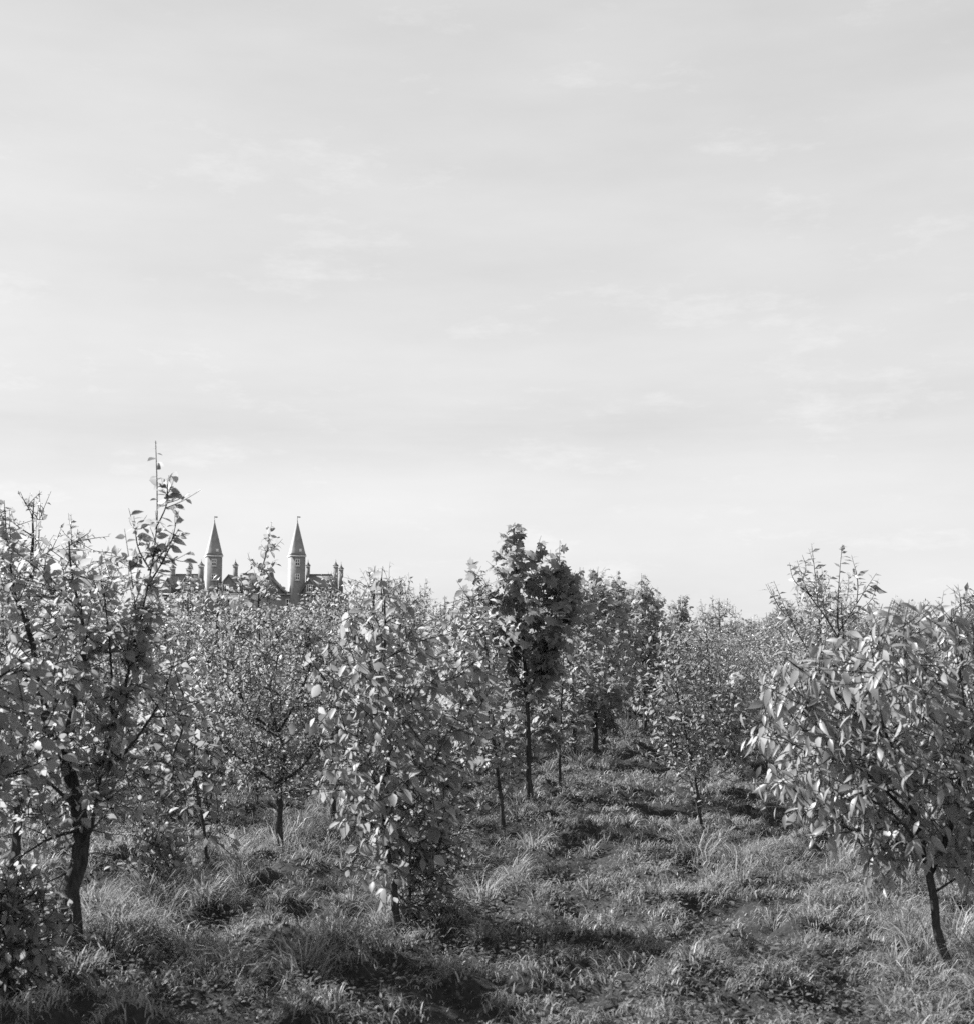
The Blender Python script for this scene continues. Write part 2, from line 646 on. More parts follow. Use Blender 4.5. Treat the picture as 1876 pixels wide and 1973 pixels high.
# ------------------------------------------------------------------ the ground
def build_ground():
    def axis(near, far, step):
        a = [0.0]
        s = step
        while a[-1] < far:
            if a[-1] > near:
                s *= 1.25
            a.append(a[-1] + s)
        return np.array(a)
    ax = axis(7, 2500, 0.07)
    xs = np.concatenate([-ax[:0:-1], ax])
    ya = axis(22, 4000, 0.07)
    yb = axis(1, 500, 0.3)
    ys = np.concatenate([-yb[:0:-1], ya])
    X, Y = np.meshgrid(xs, ys)
    Z = ground_z(X, Y)
    v = np.stack([X, Y, Z], -1).reshape(-1, 3)
    nx, ny = len(xs), len(ys)
    i = np.arange(ny - 1)[:, None] * nx
    j = np.arange(nx - 1)[None, :]
    q = np.stack([i + j, i + j + 1, i + nx + j + 1, i + nx + j], -1).reshape(-1, 4)
    b = Buf()
    b.add(v, q)
    o = b.build('ground', M_SOIL, None, True)
    tag(o, 'dark bumpy earth under the grass and young trees', 'ground', kind='structure')


build_ground()

# rows of the plantation run away to the right of the view
ROW = 0.18


def row_x(off, y):
    return 0.47 + ROW * (y - 14.2) + off


def build_grass():
    rng = np.random.RandomState(3)
    bands = [(2.5, 5, 1800), (5, 7, 4200), (7, 9.5, 3400), (9.5, 13, 2200), (13, 18, 1200), (18, 26, 500), (26, 45, 120)]
    # tussocks: blades spring from shared roots and arch outwards; thin short growth lies between them
    Cx, Cy = [], []
    for y0, y1, den in [(2.5, 5, 10), (5, 9.5, 26), (9.5, 14, 20), (14, 20, 12), (20, 30, 5), (30, 45, 2)]:
        hw = 0.40 * y1 + 1.3
        n = int((y1 - y0) * 2 * hw * den)
        Cx.append((rng.rand(n) * 2 - 1) * hw)
        Cy.append(y0 + rng.rand(n) * (y1 - y0))
    Cx, Cy = np.concatenate(Cx), np.concatenate(Cy)
    coff = Cx - row_x(0, Cy)
    crow = np.min(np.abs(coff[:, None] - np.array([-5.1, -3.4, -1.7, 0.0, 1.95, 3.4, 5.15])[None]), axis=1)
    far_ = (np.abs(coff - 1.95) < 0.8) & (Cy > 11.2)      # the thin sapling stands in short grass
    crow = np.where(far_, 0.8, crow)
    calley = 1 - np.exp(-(crow / 0.5) ** 2)
    ccl = fbm(Cx * 0.8 + 9, Cy * 0.8 + 31, 3)
    ctf = fbm(Cx * 4.4 + 2, Cy * 4.4 + 8, 3)
    k = rng.rand(len(Cx)) < np.clip((ccl - 0.28) * 3.0, 0.15, 1) * np.clip(0.45 + 6.0 * (ctf - 0.5), 0.10, 1) * (1 - 0.5 * calley)
    Cx, Cy, calley, ccl = Cx[k], Cy[k], calley[k], ccl[k]
    vig = np.clip((ccl - 0.30) * 3.0, 0.1, 1) * (0.6 + 0.8 * rng.rand(len(Cx))) * (1.15 - 0.75 * calley)
    nb = (18 + 95 * vig * np.clip(9.0 / Cy, 0.35, 1.2)).astype(int)
    ci = np.repeat(np.arange(len(Cx)), nb)
    rad = (0.035 + 0.07 * vig)[ci] * np.sqrt(rng.rand(len(ci)))
    ang0 = rng.rand(len(ci)) * 6.283
    tx, ty = Cx[ci] + np.cos(ang0) * rad, Cy[ci] + np.sin(ang0) * rad
    th = (0.07 + 0.17 * vig)[ci] * (0.5 + 0.7 * rng.rand(len(ci)))
    tl = 0.35 + 0.95 * rng.rand(len(ci)) + 0.25 * calley[ci]
    tdir = ang0 + rng.randn(len(ci)) * 0.5
    P = []
    for y0, y1, den in bands:
        hw = 0.40 * y1 + 1.3
        n = int((y1 - y0) * 2 * hw * den)
        P.append(np.stack([(rng.rand(n) * 2 - 1) * hw, y0 + rng.rand(n) * (y1 - y0)], -1))
    P = np.concatenate(P)
    x, y = P[:, 0], P[:, 1]
    cl = fbm(x * 1.3 + 9, y * 1.3 + 31, 3)
    tuft = fbm(x * 4.4 + 2, y * 4.4 + 8, 3)
    po = x - row_x(0, y)
    prow = np.min(np.abs(po[:, None] - np.array([-5.1, -3.4, -1.7, 0.0, 1.95, 3.4, 5.15])[None]), axis=1)
    keep = rng.rand(len(x)) * (1 + 0.9 * (1 - np.exp(-(prow / 0.45) ** 2))) < np.clip(0.33 + 6.5 * (tuft - 0.5), 0.13, 1)
    x, y, cl, tuft = [a[keep] for a in (x, y, cl, tuft)]
    n = len(x)
    hgt = (0.035 + 0.05 * np.clip((tuft - 0.42) * 4, 0, 1)) * (0.6 + 0.8 * rng.rand(n))
    la = fbm(x * 2.1 + 55, y * 2.1 + 3, 2) * 14 + rng.randn(n) * 0.9
    lean = 0.5 + 1.0 * rng.rand(n)
    lean[tuft < 0.47] = 1.45
    x, y, hgt, la, lean = [np.concatenate(q) for q in ((x, tx), (y, ty), (hgt, th), (la, tdir), (lean, tl))]
    n = len(x)
    wid = (0.0018 + 0.0028 * rng.rand(n) ** 1.5) * (1 + np.clip(y - 9, 0, 30) * 0.07)
    flat = rng.rand(n) < 0.12
    lean[flat] = 1.35 + 0.2 * rng.rand(flat.sum())
    hgt[flat] *= 1.3
    dirx, diry = np.cos(la) + 0.25, np.sin(la)
    dl = np.hypot(dirx, diry) + 1e-6
    dirx, diry = dirx / dl, diry / dl
    face = rng.rand(n) * 6.283
    sxv, syv = np.cos(face), np.sin(face)
    z = ground_z(x, y) + np.where(lean > 1.3, 0.008, -0.008)
    V = np.zeros((n, 7, 3))
    for k, (t, wk) in enumerate([(0, 1.0), (0.4, 0.9), (0.75, 0.6)]):
        ang = lean * t
        hx = hgt * t * np.sin(ang * 1.1)
        hz = hgt * t * np.cos(ang * 0.95)
        cx_, cy_, cz_ = x + dirx * hx, y + diry * hx, z + hz
        for s_, idx in ((-1, 2 * k), (1, 2 * k + 1)):
            V[:, idx, 0] = cx_ + s_ * sxv * wid * wk
            V[:, idx, 1] = cy_ + s_ * syv * wid * wk
            V[:, idx, 2] = cz_
    hx = hgt * np.sin(lean * 1.25)
    V[:, 6] = np.stack([x + dirx * hx, y + diry * hx, z + hgt * np.maximum(np.cos(lean * 1.15), 0.05)], -1)
    o7 = (np.arange(n) * 7)[:, None]
    q = np.concatenate([o7 + np.array([[0, 1, 3, 2]]), o7 + np.array([[2, 3, 5, 4]])])
    t = o7 + np.array([[4, 5, 6]])
    b = Buf()
    b.add(V.reshape(-1, 3), q, t)
    tag(b.build('grass', M_GRASS), 'rough tufted grass, long in clumps and trodden down between the tree rows', 'grass', kind='stuff')
    # low leafy weeds in patches
    m = 130000
    yy = 4 + 24 * rng.rand(m) ** 1.5
    xx = (rng.rand(m) * 2 - 1) * (0.4 * yy + 1.3)
    pt = fbm(xx * 1.1 + 77, yy * 1.1 + 21, 3)
    k = pt + rng.rand(m) * 0.12 > 0.56
    xx, yy = xx[k], yy[k]
    m = len(xx)
    zz = ground_z(xx, yy) + 0.02 + 0.11 * rng.rand(m) ** 1.5
    ax = np.stack([rng.randn(m), rng.randn(m), rng.rand(m) * 0.5], -1)
    nr = np.stack([rng.randn(m) * 0.4, rng.randn(m) * 0.4, np.ones(m)], -1)
    b = Buf()
    add_leaves(b, [t_small(0.55, 0.25), t_small(0.4, 0.4)], np.stack([xx, yy, zz], -1), ax, nr, 0.018 + 0.028 * rng.rand(m), rng)
    tag(b.build('weeds', M_WEED), 'low leafy weeds growing in patches through the grass', 'weeds', kind='stuff')


build_grass()

# ------------------------------------------------------------------ the trees that can be told apart
# left edge: thick forked trunk
plant('fruit_tree', 'dark thick-trunked forked tree at the left edge with one tall spindle shoot', 11, (130, 1835),
      [(140, 1720), (152, 1600, 0.05), (140, 1500, 0.1), (105, 1430, 0.1), (75, 1330, 0.1), (60, 1240, 0.1), (20, 1120, 0.1)], 0.062,
      [(1600, 10, 190), (1500, -90, 300), (1400, -130, 350), (1300, -130, 355), (1200, -110, 290), (1120, -80, 190), (1070, -60, 150)],
      'ovate', 0.082, 120,
      limbs_px=[([(148, 1640), (176, 1600), (197, 1475), (235, 1345), (262, 1230), (285, 1130), (303, 1010), (300, 850)], 0.012, 0.03, 0.022),
                ([(285, 1100), (318, 1060), (345, 1020)], 0.005, 0.05, 0.08), ([(290, 1100), (266, 1055), (258, 995)], 0.006, 0.04, 0.03), ([(300, 1020), (322, 970), (322, 925)], 0.005, 0.04, 0.03),
                ([(240, 1330), (262, 1230), (256, 1130), (240, 1020)], 0.007, 0.045, 0.05), ([(285, 1130), (325, 1060), (345, 985)], 0.006, 0.05, 0.05),
                ([(215, 1420), (215, 1300), (205, 1180), (190, 1090)], 0.010, 0.035, 0.05),
                ([(190, 1500), (250, 1440), (310, 1350), (340, 1260)], 0.012, 0.06),
                ([(112, 1440), (60, 1415), (-20, 1395), (-80, 1380)], 0.026, 0.09),
                ([(118, 1440), (150, 1330), (165, 1230), (140, 1120), (132, 1035)], 0.020, 0.03, 0.04),
                ([(30, 1150), (15, 1060), (8, 965)], 0.009, 0.025, 0.03),
                ([(150, 1600), (90, 1620), (30, 1660), (0, 1700)], 0.012, 0.05),
                ([(135, 1690), (100, 1750), (70, 1800, -0.3), (110, 1850, -0.5)], 0.008, 0.035),
                ([(135, 1680), (60, 1720), (10, 1790, -0.3), (-10, 1850, -0.3)], 0.008, 0.03),
                ([(150, 1560), (70, 1490), (0, 1470)], 0.012, 0.12)],
      twigs=4, spacing=0.034, droop=0.3, twig_len=0.30)
plant('sapling', 'spindly bent sapling with a few broad leaves beside the forked fruit tree', 13, (398, 1700),
      [(396, 1620), (385, 1550), (374, 1480), (378, 1400), (372, 1330)], 0.014,
      [(1690, 300, 420), (1640, 240, 440), (1580, 250, 440), (1500, 300, 430), (1400, 330, 430), (1330, 350, 400)],
      'ovate', 0.105, 26, twigs=2, spacing=0.085, rise=0.4)
plant('sapling', 'thin twin-stemmed sapling standing left of the round-crowned fruit tree', 14, (405, 1580),
      [(408, 1500), (402, 1420), (395, 1330)], 0.014,
      [(1500, 350, 460), (1420, 330, 470), (1340, 340, 460), (1270, 350, 440)], 'ovate', 0.10, 30, twigs=3, spacing=0.08,
      limbs_px=[([(403, 1570), (388, 1480), (376, 1380)], 0.010, 0.1)])
plant('fruit_tree', 'round-crowned small-leaved fruit tree on a straight dark trunk left of the middle', 15, (543, 1648),
      [(538, 1580), (542, 1510), (549, 1455), (534, 1405)], 0.036,
      [(1520, 430, 620), (1470, 390, 650), (1410, 370, 670), (1340, 365, 680), (1270, 380, 670), (1210, 410, 640), (1175, 440, 600)],
      'small', 0.058, 150, twigs=5, spacing=0.022, droop=0.2, twig_len=0.26,
      limbs_px=[([(541, 1515), (490, 1480), (440, 1445), (410, 1400)], 0.016, 0.05),
                ([(541, 1510), (585, 1475), (620, 1420), (640, 1350)], 0.017, 0.05),
                ([(536, 1412), (575, 1345), (600, 1270), (588, 1200)], 0.013, 0.04), ([(535, 1410), (480, 1370), (450, 1290), (456, 1215)], 0.013, 0.04), ([(534, 1405), (520, 1330), (538, 1250), (520, 1185)], 0.012, 0.04),
                ([(536, 1420), (500, 1400), (465, 1380)], 0.011, 0.05)])
plant('broadleaf_tree', 'bushy leafy tree clothed almost to the ground in the centre foreground', 16, (768, 1800),
      [(758, 1700), (742, 1580), (752, 1450), (738, 1320), (744, 1200), (735, 1110)], 0.023,
      [(1680, 720, 830), (1600, 690, 880), (1540, 630, 900), (1450, 605, 900), (1350, 620, 905), (1270, 640, 885), (1200, 665, 840), (1140, 700, 780)],
      'ovate', 0.095, 200, twigs=3, spacing=0.042, droop=0.8, rise=0.5, twig_len=0.2,
      limbs_px=[([(738, 1180), (735, 1130), (738, 1092)], 0.005, 0.035)])
plant('sapling', 'small-leaved bushy sapling crowding the foot of the bushy centre tree', 33, (790, 1785),
      [(790, 1700), (792, 1620), (800, 1540)], 0.012, [(1765, 745, 850), (1700, 715, 880), (1620, 705, 890), (1550, 725, 870), (1500, 750, 850)], 'ovate', 0.068, 95, twigs=3, spacing=0.05, rise=0.3, droop=0.3)
plant('broadleaf_tree', 'slender leafy tree with a bent stem between the bushy centre tree and the dark maple', 17, (972, 1612),
      [(965, 1540), (952, 1440), (945, 1330), (935, 1230), (915, 1160)], 0.020,
      [(1520, 920, 985), (1440, 890, 985), (1380, 870, 980), (1300, 860, 975), (1220, 860, 965), (1160, 870, 940), (1130, 880, 920)],
      'ovate', 0.095, 62, twigs=3, spacing=0.042, droop=0.45)
plant('sapling', 'thin straight stem with sparse leaves just behind the bushy centre tree', 18, (872, 1600),
      [(880, 1500), (888, 1380), (895, 1260), (890, 1170)], 0.013,
      [(1480, 840, 920), (1400, 830, 940), (1300, 840, 950), (1200, 850, 940), (1140, 870, 920)], 'maple', 0.13, 36, twigs=3, spacing=0.07, droop=0.45)
plant('maple_tree', 'tallest dark maple with a dense raised crown on a thin straight trunk in the centre', 19, (1020, 1550),
      [(1018, 1450), (1014, 1340), (1008, 1250), (1000, 1150), (990, 1060), (988, 1012)], 0.032,
      [(1330, 965, 1055), (1290, 950, 1070), (1240, 930, 1095), (1190, 922, 1102), (1150, 924, 1108), (1110, 934, 1100), (1075, 942, 1080), (1045, 955, 1025)],
      'maple', 0.165, 115, twigs=3, spacing=0.058, droop=0.75, rise=0.9, twig_len=0.16,
      limbs_px=[([(1014, 1335), (1040, 1290), (1062, 1200), (1075, 1110), (1078, 1042)], 0.013, 0.035, 0.05), ([(1012, 1330), (990, 1290), (975, 1240)], 0.012, 0.06),
                ([(1040, 1260), (1085, 1160), (1108, 1100)], 0.008, 0.05), ([(990, 1060), (990, 1030), (990, 1008)], 0.005, 0.03),
                ([(990, 1200), (950, 1150), (905, 1118)], 0.009, 0.045), ([(1017, 1400), (985, 1380), (945, 1372)], 0.008, 0.05), ([(1017, 1420), (1045, 1395), (1060, 1370)], 0.006, 0.05, 0.06), ([(1016, 1400), (965, 1420), (930, 1412)], 0.006, 0.045, 0.06), ([(1017, 1450), (1050, 1425), (1078, 1425)], 0.005, 0.05, 0.06), ([(1018, 1480), (990, 1455), (968, 1460)], 0.005, 0.05, 0.07)])
plant('sapling', 'light-leaved sapling on a pale-grassed patch right of the dark maple', 20, (1078, 1532),
      [(1078, 1440), (1082, 1340), (1085, 1240), (1085, 1160)], 0.017,
      [(1440, 1040, 1120), (1380, 1030, 1140), (1300, 1035, 1145), (1220, 1045, 1140), (1160, 1060, 1130), (1120, 1075, 1105)], 'ovate', 0.10, 70, twigs=3, spacing=0.055)
plant('maple_tree', 'second maple back along the row, dark lower crown reaching the grass', 21, (1165, 1425),
      [(1165, 1340), (1163, 1240), (1158, 1150), (1155, 1105)], 0.035,
      [(1400, 1135, 1195), (1340, 1118, 1205), (1270, 1110, 1215), (1200, 1112, 1210), (1150, 1125, 1200), (1112, 1140, 1180)],
      'maple', 0.16, 90, twigs=3, spacing=0.062, droop=0.65,
      limbs_px=[([(1165, 1200), (1185, 1140), (1188, 1100)], 0.008, 0.05), ([(1158, 1150), (1140, 1110), (1137, 1095)], 0.005, 0.04)])
plant('maple_tree', 'third maple in the receding row, with a narrow pointed top', 22, (1240, None, 27.0),
      [(1240, 1290), (1238, 1200), (1235, 1105)], 0.035,
      [(1350, 1215, 1265), (1280, 1205, 1285), (1220, 1205, 1280), (1160, 1215, 1265), (1115, 1228, 1245)], 'maple', 0.18, 85, twigs=3, spacing=0.085, droop=0.6)
plant('maple_tree', 'fourth maple in the receding row, small against the sky', 23, (1311, None, 38.0),
      [(1311, 1260), (1311, 1200), (1310, 1146)], 0.035,
      [(1300, 1285, 1335), (1240, 1282, 1340), (1190, 1290, 1332), (1150, 1302, 1322)], 'maple', 0.19, 80, twigs=4, spacing=0.09, droop=0.6)
plant('maple_tree', 'farthest distinct maple of the row, lowest small top by the gap', 24, (1370, None, 55.0),
      [(1370, 1260), (1370, 1182)], 0.04, [(1290, 1340, 1400), (1240, 1345, 1395), (1205, 1355, 1388), (1182, 1365, 1376)], 'maple', 0.24, 70, twigs=4, spacing=0.12, droop=0.6)
plant('sapling', 'leaning double-stemmed sapling in open grass casting a dark shadow', 25, (1351, 1600),
      [(1345, 1540), (1330, 1460), (1315, 1390), (1300, 1310), (1290, 1240)], 0.016,
      [(1500, 1290, 1400), (1430, 1255, 1440), (1360, 1235, 1430), (1300, 1230, 1400), (1240, 1245, 1370), (1205, 1270, 1330)], 'small', 0.08, 95, twigs=4, spacing=0.04, droop=0.2,
      limbs_px=[([(1350, 1595), (1337, 1530), (1318, 1470), (1310, 1410)], 0.010, 0.1)])
plant('sapling', 'small round-leaved sapling behind the leaning double-stemmed one', 26, (1388, 1490),
      [(1396, 1430), (1400, 1370), (1395, 1310)], 0.016, [(1470, 1370, 1440), (1410, 1365, 1440), (1350, 1370, 1430), (1300, 1380, 1420)], 'maple', 0.12, 40, twigs=3, spacing=0.08)
plant('willow_tree', 'sparse narrow-leaved tree with open forked top against the sky at right', 27, (1612, None, 11.5),
      [(1610, 1450), (1612, 1330), (1615, 1230), (1612, 1150)], 0.024,
      [(1500, 1520, 1690), (1400, 1490, 1720), (1350, 1520, 1710), (1310, 1570, 1660)], 'narrow', 0.095, 42, twigs=4, spacing=0.04, droop=0.25, rise=1.0,
      limbs_px=[([(1614, 1230), (1590, 1190), (1555, 1140), (1535, 1080)], 0.008, 0.03, 0.3), ([(1614, 1220), (1640, 1180), (1665, 1140), (1688, 1105)], 0.007, 0.03, 0.3),
                ([(1612, 1200), (1616, 1120), (1622, 1050)], 0.006, 0.03, 0.3), ([(1565, 1150), (1530, 1120), (1520, 1085)], 0.006, 0.025),
                ([(1575, 1165), (1570, 1110), (1563, 1048)], 0.005, 0.03), ([(1650, 1165), (1652, 1120), (1640, 1070)], 0.005, 0.03),
                ([(1595, 1195), (1585, 1160), (1600, 1110)], 0.004, 0.03), ([(1545, 1120), (1552, 1095), (1545, 1070)], 0.004, 0.02),
                ([(1610, 1320), (1560, 1260), (1520, 1190), (1490, 1120)], 0.008, 0.025, 0.22), ([(1530, 1200), (1500, 1170), (1478, 1125)], 0.005, 0.025),
                ([(1635, 1190), (1675, 1160), (1690, 1130)], 0.004, 0.03)])
plant('fruit_tree', 'curved thin trunk under a wide crown of long drooping leaves at right edge', 28, (1832, 1892),
      [(1805, 1790), (1790, 1690), (1765, 1590, 0.1), (1745, 1500, 0.15), (1700, 1400, 0.15), (1690, 1300, 0.15), (1720, 1210, 0.15)], 0.026,
      [(1650, 1640, 1890), (1570, 1540, 1950), (1480, 1500, 1980), (1400, 1495, 2000), (1320, 1520, 2000), (1265, 1590, 1980), (1210, 1670, 1950), (1180, 1730, 1910)],
      'long', 0.112, 185, twigs=4, spacing=0.036, droop=0.7, rise=0.75, twig_len=0.28,
      limbs_px=[([(1790, 1690), (1830, 1600), (1850, 1500), (1860, 1380), (1840, 1250)], 0.016, 0.06), ([(1760, 1580), (1680, 1500), (1600, 1440), (1510, 1390)], 0.011, 0.05),
                ([(1780, 1640), (1720, 1570), (1640, 1530), (1570, 1560)], 0.010, 0.045), ([(1720, 1440), (1640, 1360), (1570, 1310), (1500, 1260)], 0.009, 0.045),
                ([(1800, 1720), (1850, 1690), (1900, 1680)], 0.008, 0.06)])
plant('sapling', 'short leaning dark stem under the drooping branches at right', 29, (1697, 1664),
      [(1685, 1610), (1660, 1560), (1640, 1500), (1630, 1430)], 0.020,
      [(1570, 1600, 1700), (1500, 1560, 1720), (1430, 1570, 1720), (1370, 1590, 1690)], 'ovate', 0.11, 45, twigs=3, spacing=0.06, droop=0.4)
plant('sapling', 'slim leafy leader standing up between the two spired towers', 30, (500, None, 14.5),
      [(500, 1350), (500, 1210), (500, 1120), (515, 1060), (524, 1006)], 0.015,
      [(1400, 430, 560), (1280, 440, 560), (1180, 445, 555), (1120, 450, 545), (1080, 478, 545), (1045, 505, 535), (1015, 516, 532)], 'ovate', 0.09, 110, twigs=3, spacing=0.035, droop=0.05, rise=1.2, twig_len=0.16)
plant('fruit_tree', 'dense small-leaved tree at the far right edge behind the drooping crown', 31, (1850, None, 12.0),
      [(1850, 1400), (1850, 1250), (1850, 1150)], 0.03, [(1500, 1740, 1960), (1350, 1720, 1980), (1250, 1740, 1970), (1180, 1790, 1950), (1140, 1840, 1930)], 'narrow', 0.09, 110, twigs=5, spacing=0.04, droop=0.2)

plant('fruit_tree', 'fruit tree mostly out of view past the left edge, shading the grass in the corner', 34, (-230, None, 6.4),
      [(-235, 1600), (-230, 1400), (-225, 1250), (-230, 1100)], 0.045,
      [(1720, -380, -80), (1600, -480, -10), (1450, -520, 40), (1300, -520, 20), (1150, -440, -60), (1040, -340, -140)], 'ovate', 0.105, 240, twigs=5, spacing=0.05)

for k, (lab, bx_, by2, rows_, sz0, n_) in enumerate((
        ('low leafy suckers growing round the foot of the thick-trunked tree', 10, 1905, [(1880, -40, 70), (1820, -80, 95), (1750, -70, 90), (1690, -40, 60)], 0.075, 60),
        ('broad-leaved seedling bush in the grass right of the thick trunk', 290, 1730, [(1715, 255, 340), (1670, 240, 355), (1620, 250, 350), (1580, 265, 330)], 0.085, 26),
        ('small bush of light leaves between the sapling and the fruit tree', 330, 1600, [(1580, 270, 400), (1530, 250, 410), (1470, 260, 400), (1420, 290, 380)], 0.075, 55))):
    plant('bush', lab, 60 + k, (bx_, by2), [(bx_, rows_[1][0]), (bx_ + 4, rows_[2][0]), (bx_ + 2, rows_[3][0])], 0.012, rows_, 'ovate', sz0, n_, twigs=4, spacing=0.045, rise=0.3)

# ------------------------------------------------------------------ the rows behind: a few grown kinds, then copies
def proto(name, seed, h, r, kind, size, targets, zb=0.2, **kw):
    rng = np.random.RandomState(seed)
    lean = (rng.rand(2) - 0.5) * 0.25
    tr = [np.zeros(3), np.array([lean[0] * 0.4, lean[1] * 0.4, h * 0.4]), np.array([lean[0], lean[1], h * 0.75]), np.array([lean[0] * 1.2, lean[1], h])]
    rows = []
    for f, k in ((zb, 0.35), (zb + 0.12, 0.85), (0.55, 1.0), (0.7, 0.92), (0.82, 0.68), (0.92, 0.4), (1.0, 0.12)):
        rows.append((h * f, lean[0] * f + (rng.rand() - 0.5) * 0.16, lean[1] * f, r * k * (0.8 + 0.4 * rng.rand())))
    limbs = []
    for i in range(4):
        a = rng.rand() * 6.28
        q = rng.rand() * r * 0.5
        b = np.array([lean[0] + math.cos(a) * q, lean[1] + math.sin(a) * q, h * 0.78])
        tp_ = (rng.rand(2) - 0.4) * 0.34
        hh = h * (0.10 + 0.14 * rng.rand())
        limbs.append(([b, b + [tp_[0] * 0.6, tp_[1] * 0.6, hh * 0.5], b + [tp_[0] * 0.8, tp_[1], hh]], 0.005, size * 0.36, 0.07))
    w, l = grow(rng, tr, 0.014 + 0.009 * h, rows, kind, size, targets, limbs=limbs, **kw)
    return (name, w.mesh('trunk', M_BARK, True), l.mesh('crown', KIND[kind][1]))


PROTO = {
    'apple': [proto('fruit_tree', 100 + i, 2.25 + 0.12 * i, 0.95, 'small', 0.065, 125, twigs=4, spacing=0.028, droop=0.2) for i in range(3)],
    'plum': [proto('fruit_tree', 110 + i, 2.3 + 0.1 * i, 0.88, 'narrow', 0.09, 120, twigs=4, spacing=0.032, droop=0.3) for i in range(2)],
    'maple': [proto('maple_tree', 120 + i, 2.6 + 0.2 * i, 0.7, 'maple', 0.15, 95, twigs=3, spacing=0.066, droop=0.6) for i in range(2)],
    'broad': [proto('broadleaf_tree', 130 + i, 2.3 + 0.1 * i, 0.85, 'ovate', 0.092, 110, twigs=3, spacing=0.042, droop=0.35) for i in range(2)],
}


def put(key, i, loc, rz, sc, label, group):
    name, wm, lm = PROTO[key][i % len(PROTO[key])]
    t = thing(name, label, 'tree', loc, rz, group)
    t.scale = sc
    for nm, me in (('trunk', wm), ('crown', lm)):
        o = bpy.data.objects.new(nm, me)
        COL.objects.link(o)
        o.parent = t
    return t


TXT = {
    'apple': ('small-leaved bushy fruit tree in the thicket of rows behind', 'small-leaved trees in the rows behind'),
    'plum': ('narrow-leaved bushy tree in the thicket of rows at right', 'narrow-leaved trees in the rows behind'),
    'maple': ('young maple in the thicket of rows behind', 'young maples in the rows behind'),
    'broad': ('broad-leaved young tree in the thicket of rows behind', 'broad-leaved trees in the rows behind'),
}
LAST_Y = 34.0


def inside(x, y, m):
    return abs(x) < 0.378 * y + m


rr = random.Random(5)
taken = [(o.location.x, o.location.y) for o in S.objects if o.type == 'EMPTY']
offs = [-1.7 * k for k in range(1, 12)] + [0.0, 1.9] + [3.4 + 1.75 * k for k in range(0, 10)]
for off in offs:
    y = 8.0 + rr.random()
    while y < LAST_Y:
        y += 1.55 + 0.5 * rr.random()
        x = row_x(off, y) + (rr.random() - 0.5) * 0.35
        if not inside(x, y, 0.5):
            continue
        if off in (0.0, 1.9) and y < 19 + off * 3:
            continue
        if off > 0 and off < 4 and y < 11.5:
            continue
        if off < 0 and y < 11.3 and off > -2:
            continue
        if any(math.hypot(x - a, y - b) < 0.95 for a, b in taken):
            continue
        px = x / y
        if off == 0.0 or (0 > off > -2 and y > 14 and rr.random() < 0.35):
            key = 'maple'
        elif px > 0.15:
            key = rr.choice(['plum', 'plum', 'apple'])
        elif px > 0.02:
            key = rr.choice(['maple', 'broad', 'apple', 'broad'])
        else:
            key = rr.choice(['apple', 'apple', 'broad', 'broad', 'plum'])
        s = 0.80 + 0.40 * rr.random() ** 1.2 + (-0.01 if px < -0.1 else 0.0) - (0.08 if px > 0.18 and y < 19 else 0.0)
        sz_ = s * (0.92 + 0.2 * rr.random())
        lab, grp = TXT[key]
        taken.append((x, y))
        put(key, rr.randrange(9), (x, y, float(ground_z(x, y)) - 0.01), rr.random() * 6.28, (s, s, sz_), lab, grp)


def far_mass():
    rng = np.random.RandomState(77)
    P, A, Nn, Sz = [], [], [], []
    W_ = Buf()
    y = LAST_Y
    while y < 170:
        hw = 0.378 * y + 4
        step = 1.7 if y < 60 else 3.2
        for x in np.arange(-hw, hw, step):
            xx, yy = x + (rng.rand() - 0.5) * step * 0.7, y + rng.rand() * 1.5
            off = xx - row_x(0, yy)
            if 0.35 < off < 1.45:
                continue
            h = 2.1 + 0.8 * rng.rand()
            if abs(off) < 0.6:
                h += 0.5
            n = 230 if y < 60 else 150
            u = rng.rand(n)
            zz = h * (0.3 + 0.7 * u ** 0.8)
            rmax = 0.68 * np.interp(zz / h, [0.3, 0.5, 0.7, 0.85, 1.0], [0.5, 1, 0.95, 0.6, 0.1]) * (1.0 if y < 60 else 1.7)
            az = rng.rand(n) * 6.283
            q = rmax * np.sqrt(rng.rand(n))
            P.append(np.stack([xx + np.cos(az) * q, yy + np.sin(az) * q, zz], -1))
            A.append(np.stack([np.cos(az) + 0.3, np.sin(az), rng.randn(n) * 0.4 - 0.1], -1) + rng.randn(n, 3) * 0.4)
            Nn.append(np.array([0, 0, 1.0]) + rng.randn(n, 3) * 0.5)
            Sz.append((0.10 + 0.08 * rng.rand(n)) * (1 + (y - 34) * 0.008))
        y += 1.8 if y < 60 else 3.6
    b = Buf()
    add_leaves(b, [t_small(0.5, 0.3), t_small(0.65, 0.2)], np.concatenate(P), np.concatenate(A), np.concatenate(Nn), np.concatenate(Sz), rng)
    tag(b.build('far_plantation', M_LEAF), 'far rows of young trees merging into one leafy mass along the horizon', 'woodland', kind='stuff')


far_mass()

# ------------------------------------------------------------------ the spired building, far behind
BY = 400.0


def bx(zx):      # x of a point in the enlarged crop of the building
    return (400 + zx / 3.608) * (1876 / 2560)


def by_(zy):
    return (1340 + zy / 3.608) * (1876 / 2560)


def bp(zx, zy, Y=BY):
    p = at(bx(zx), by_(zy), Y)
    return p[0], p[2]


B0x = bp(950, 700)[0]
house = thing('manor_house', 'large brick building with two tall spired towers and capped chimneys beyond the trees', 'building', (B0x, BY, 0))


def lx(zx, Y=BY):
    return bp(zx, 600, Y)[0] - B0x


def lz(zy, Y=BY):
    return bp(900, zy, Y)[1]


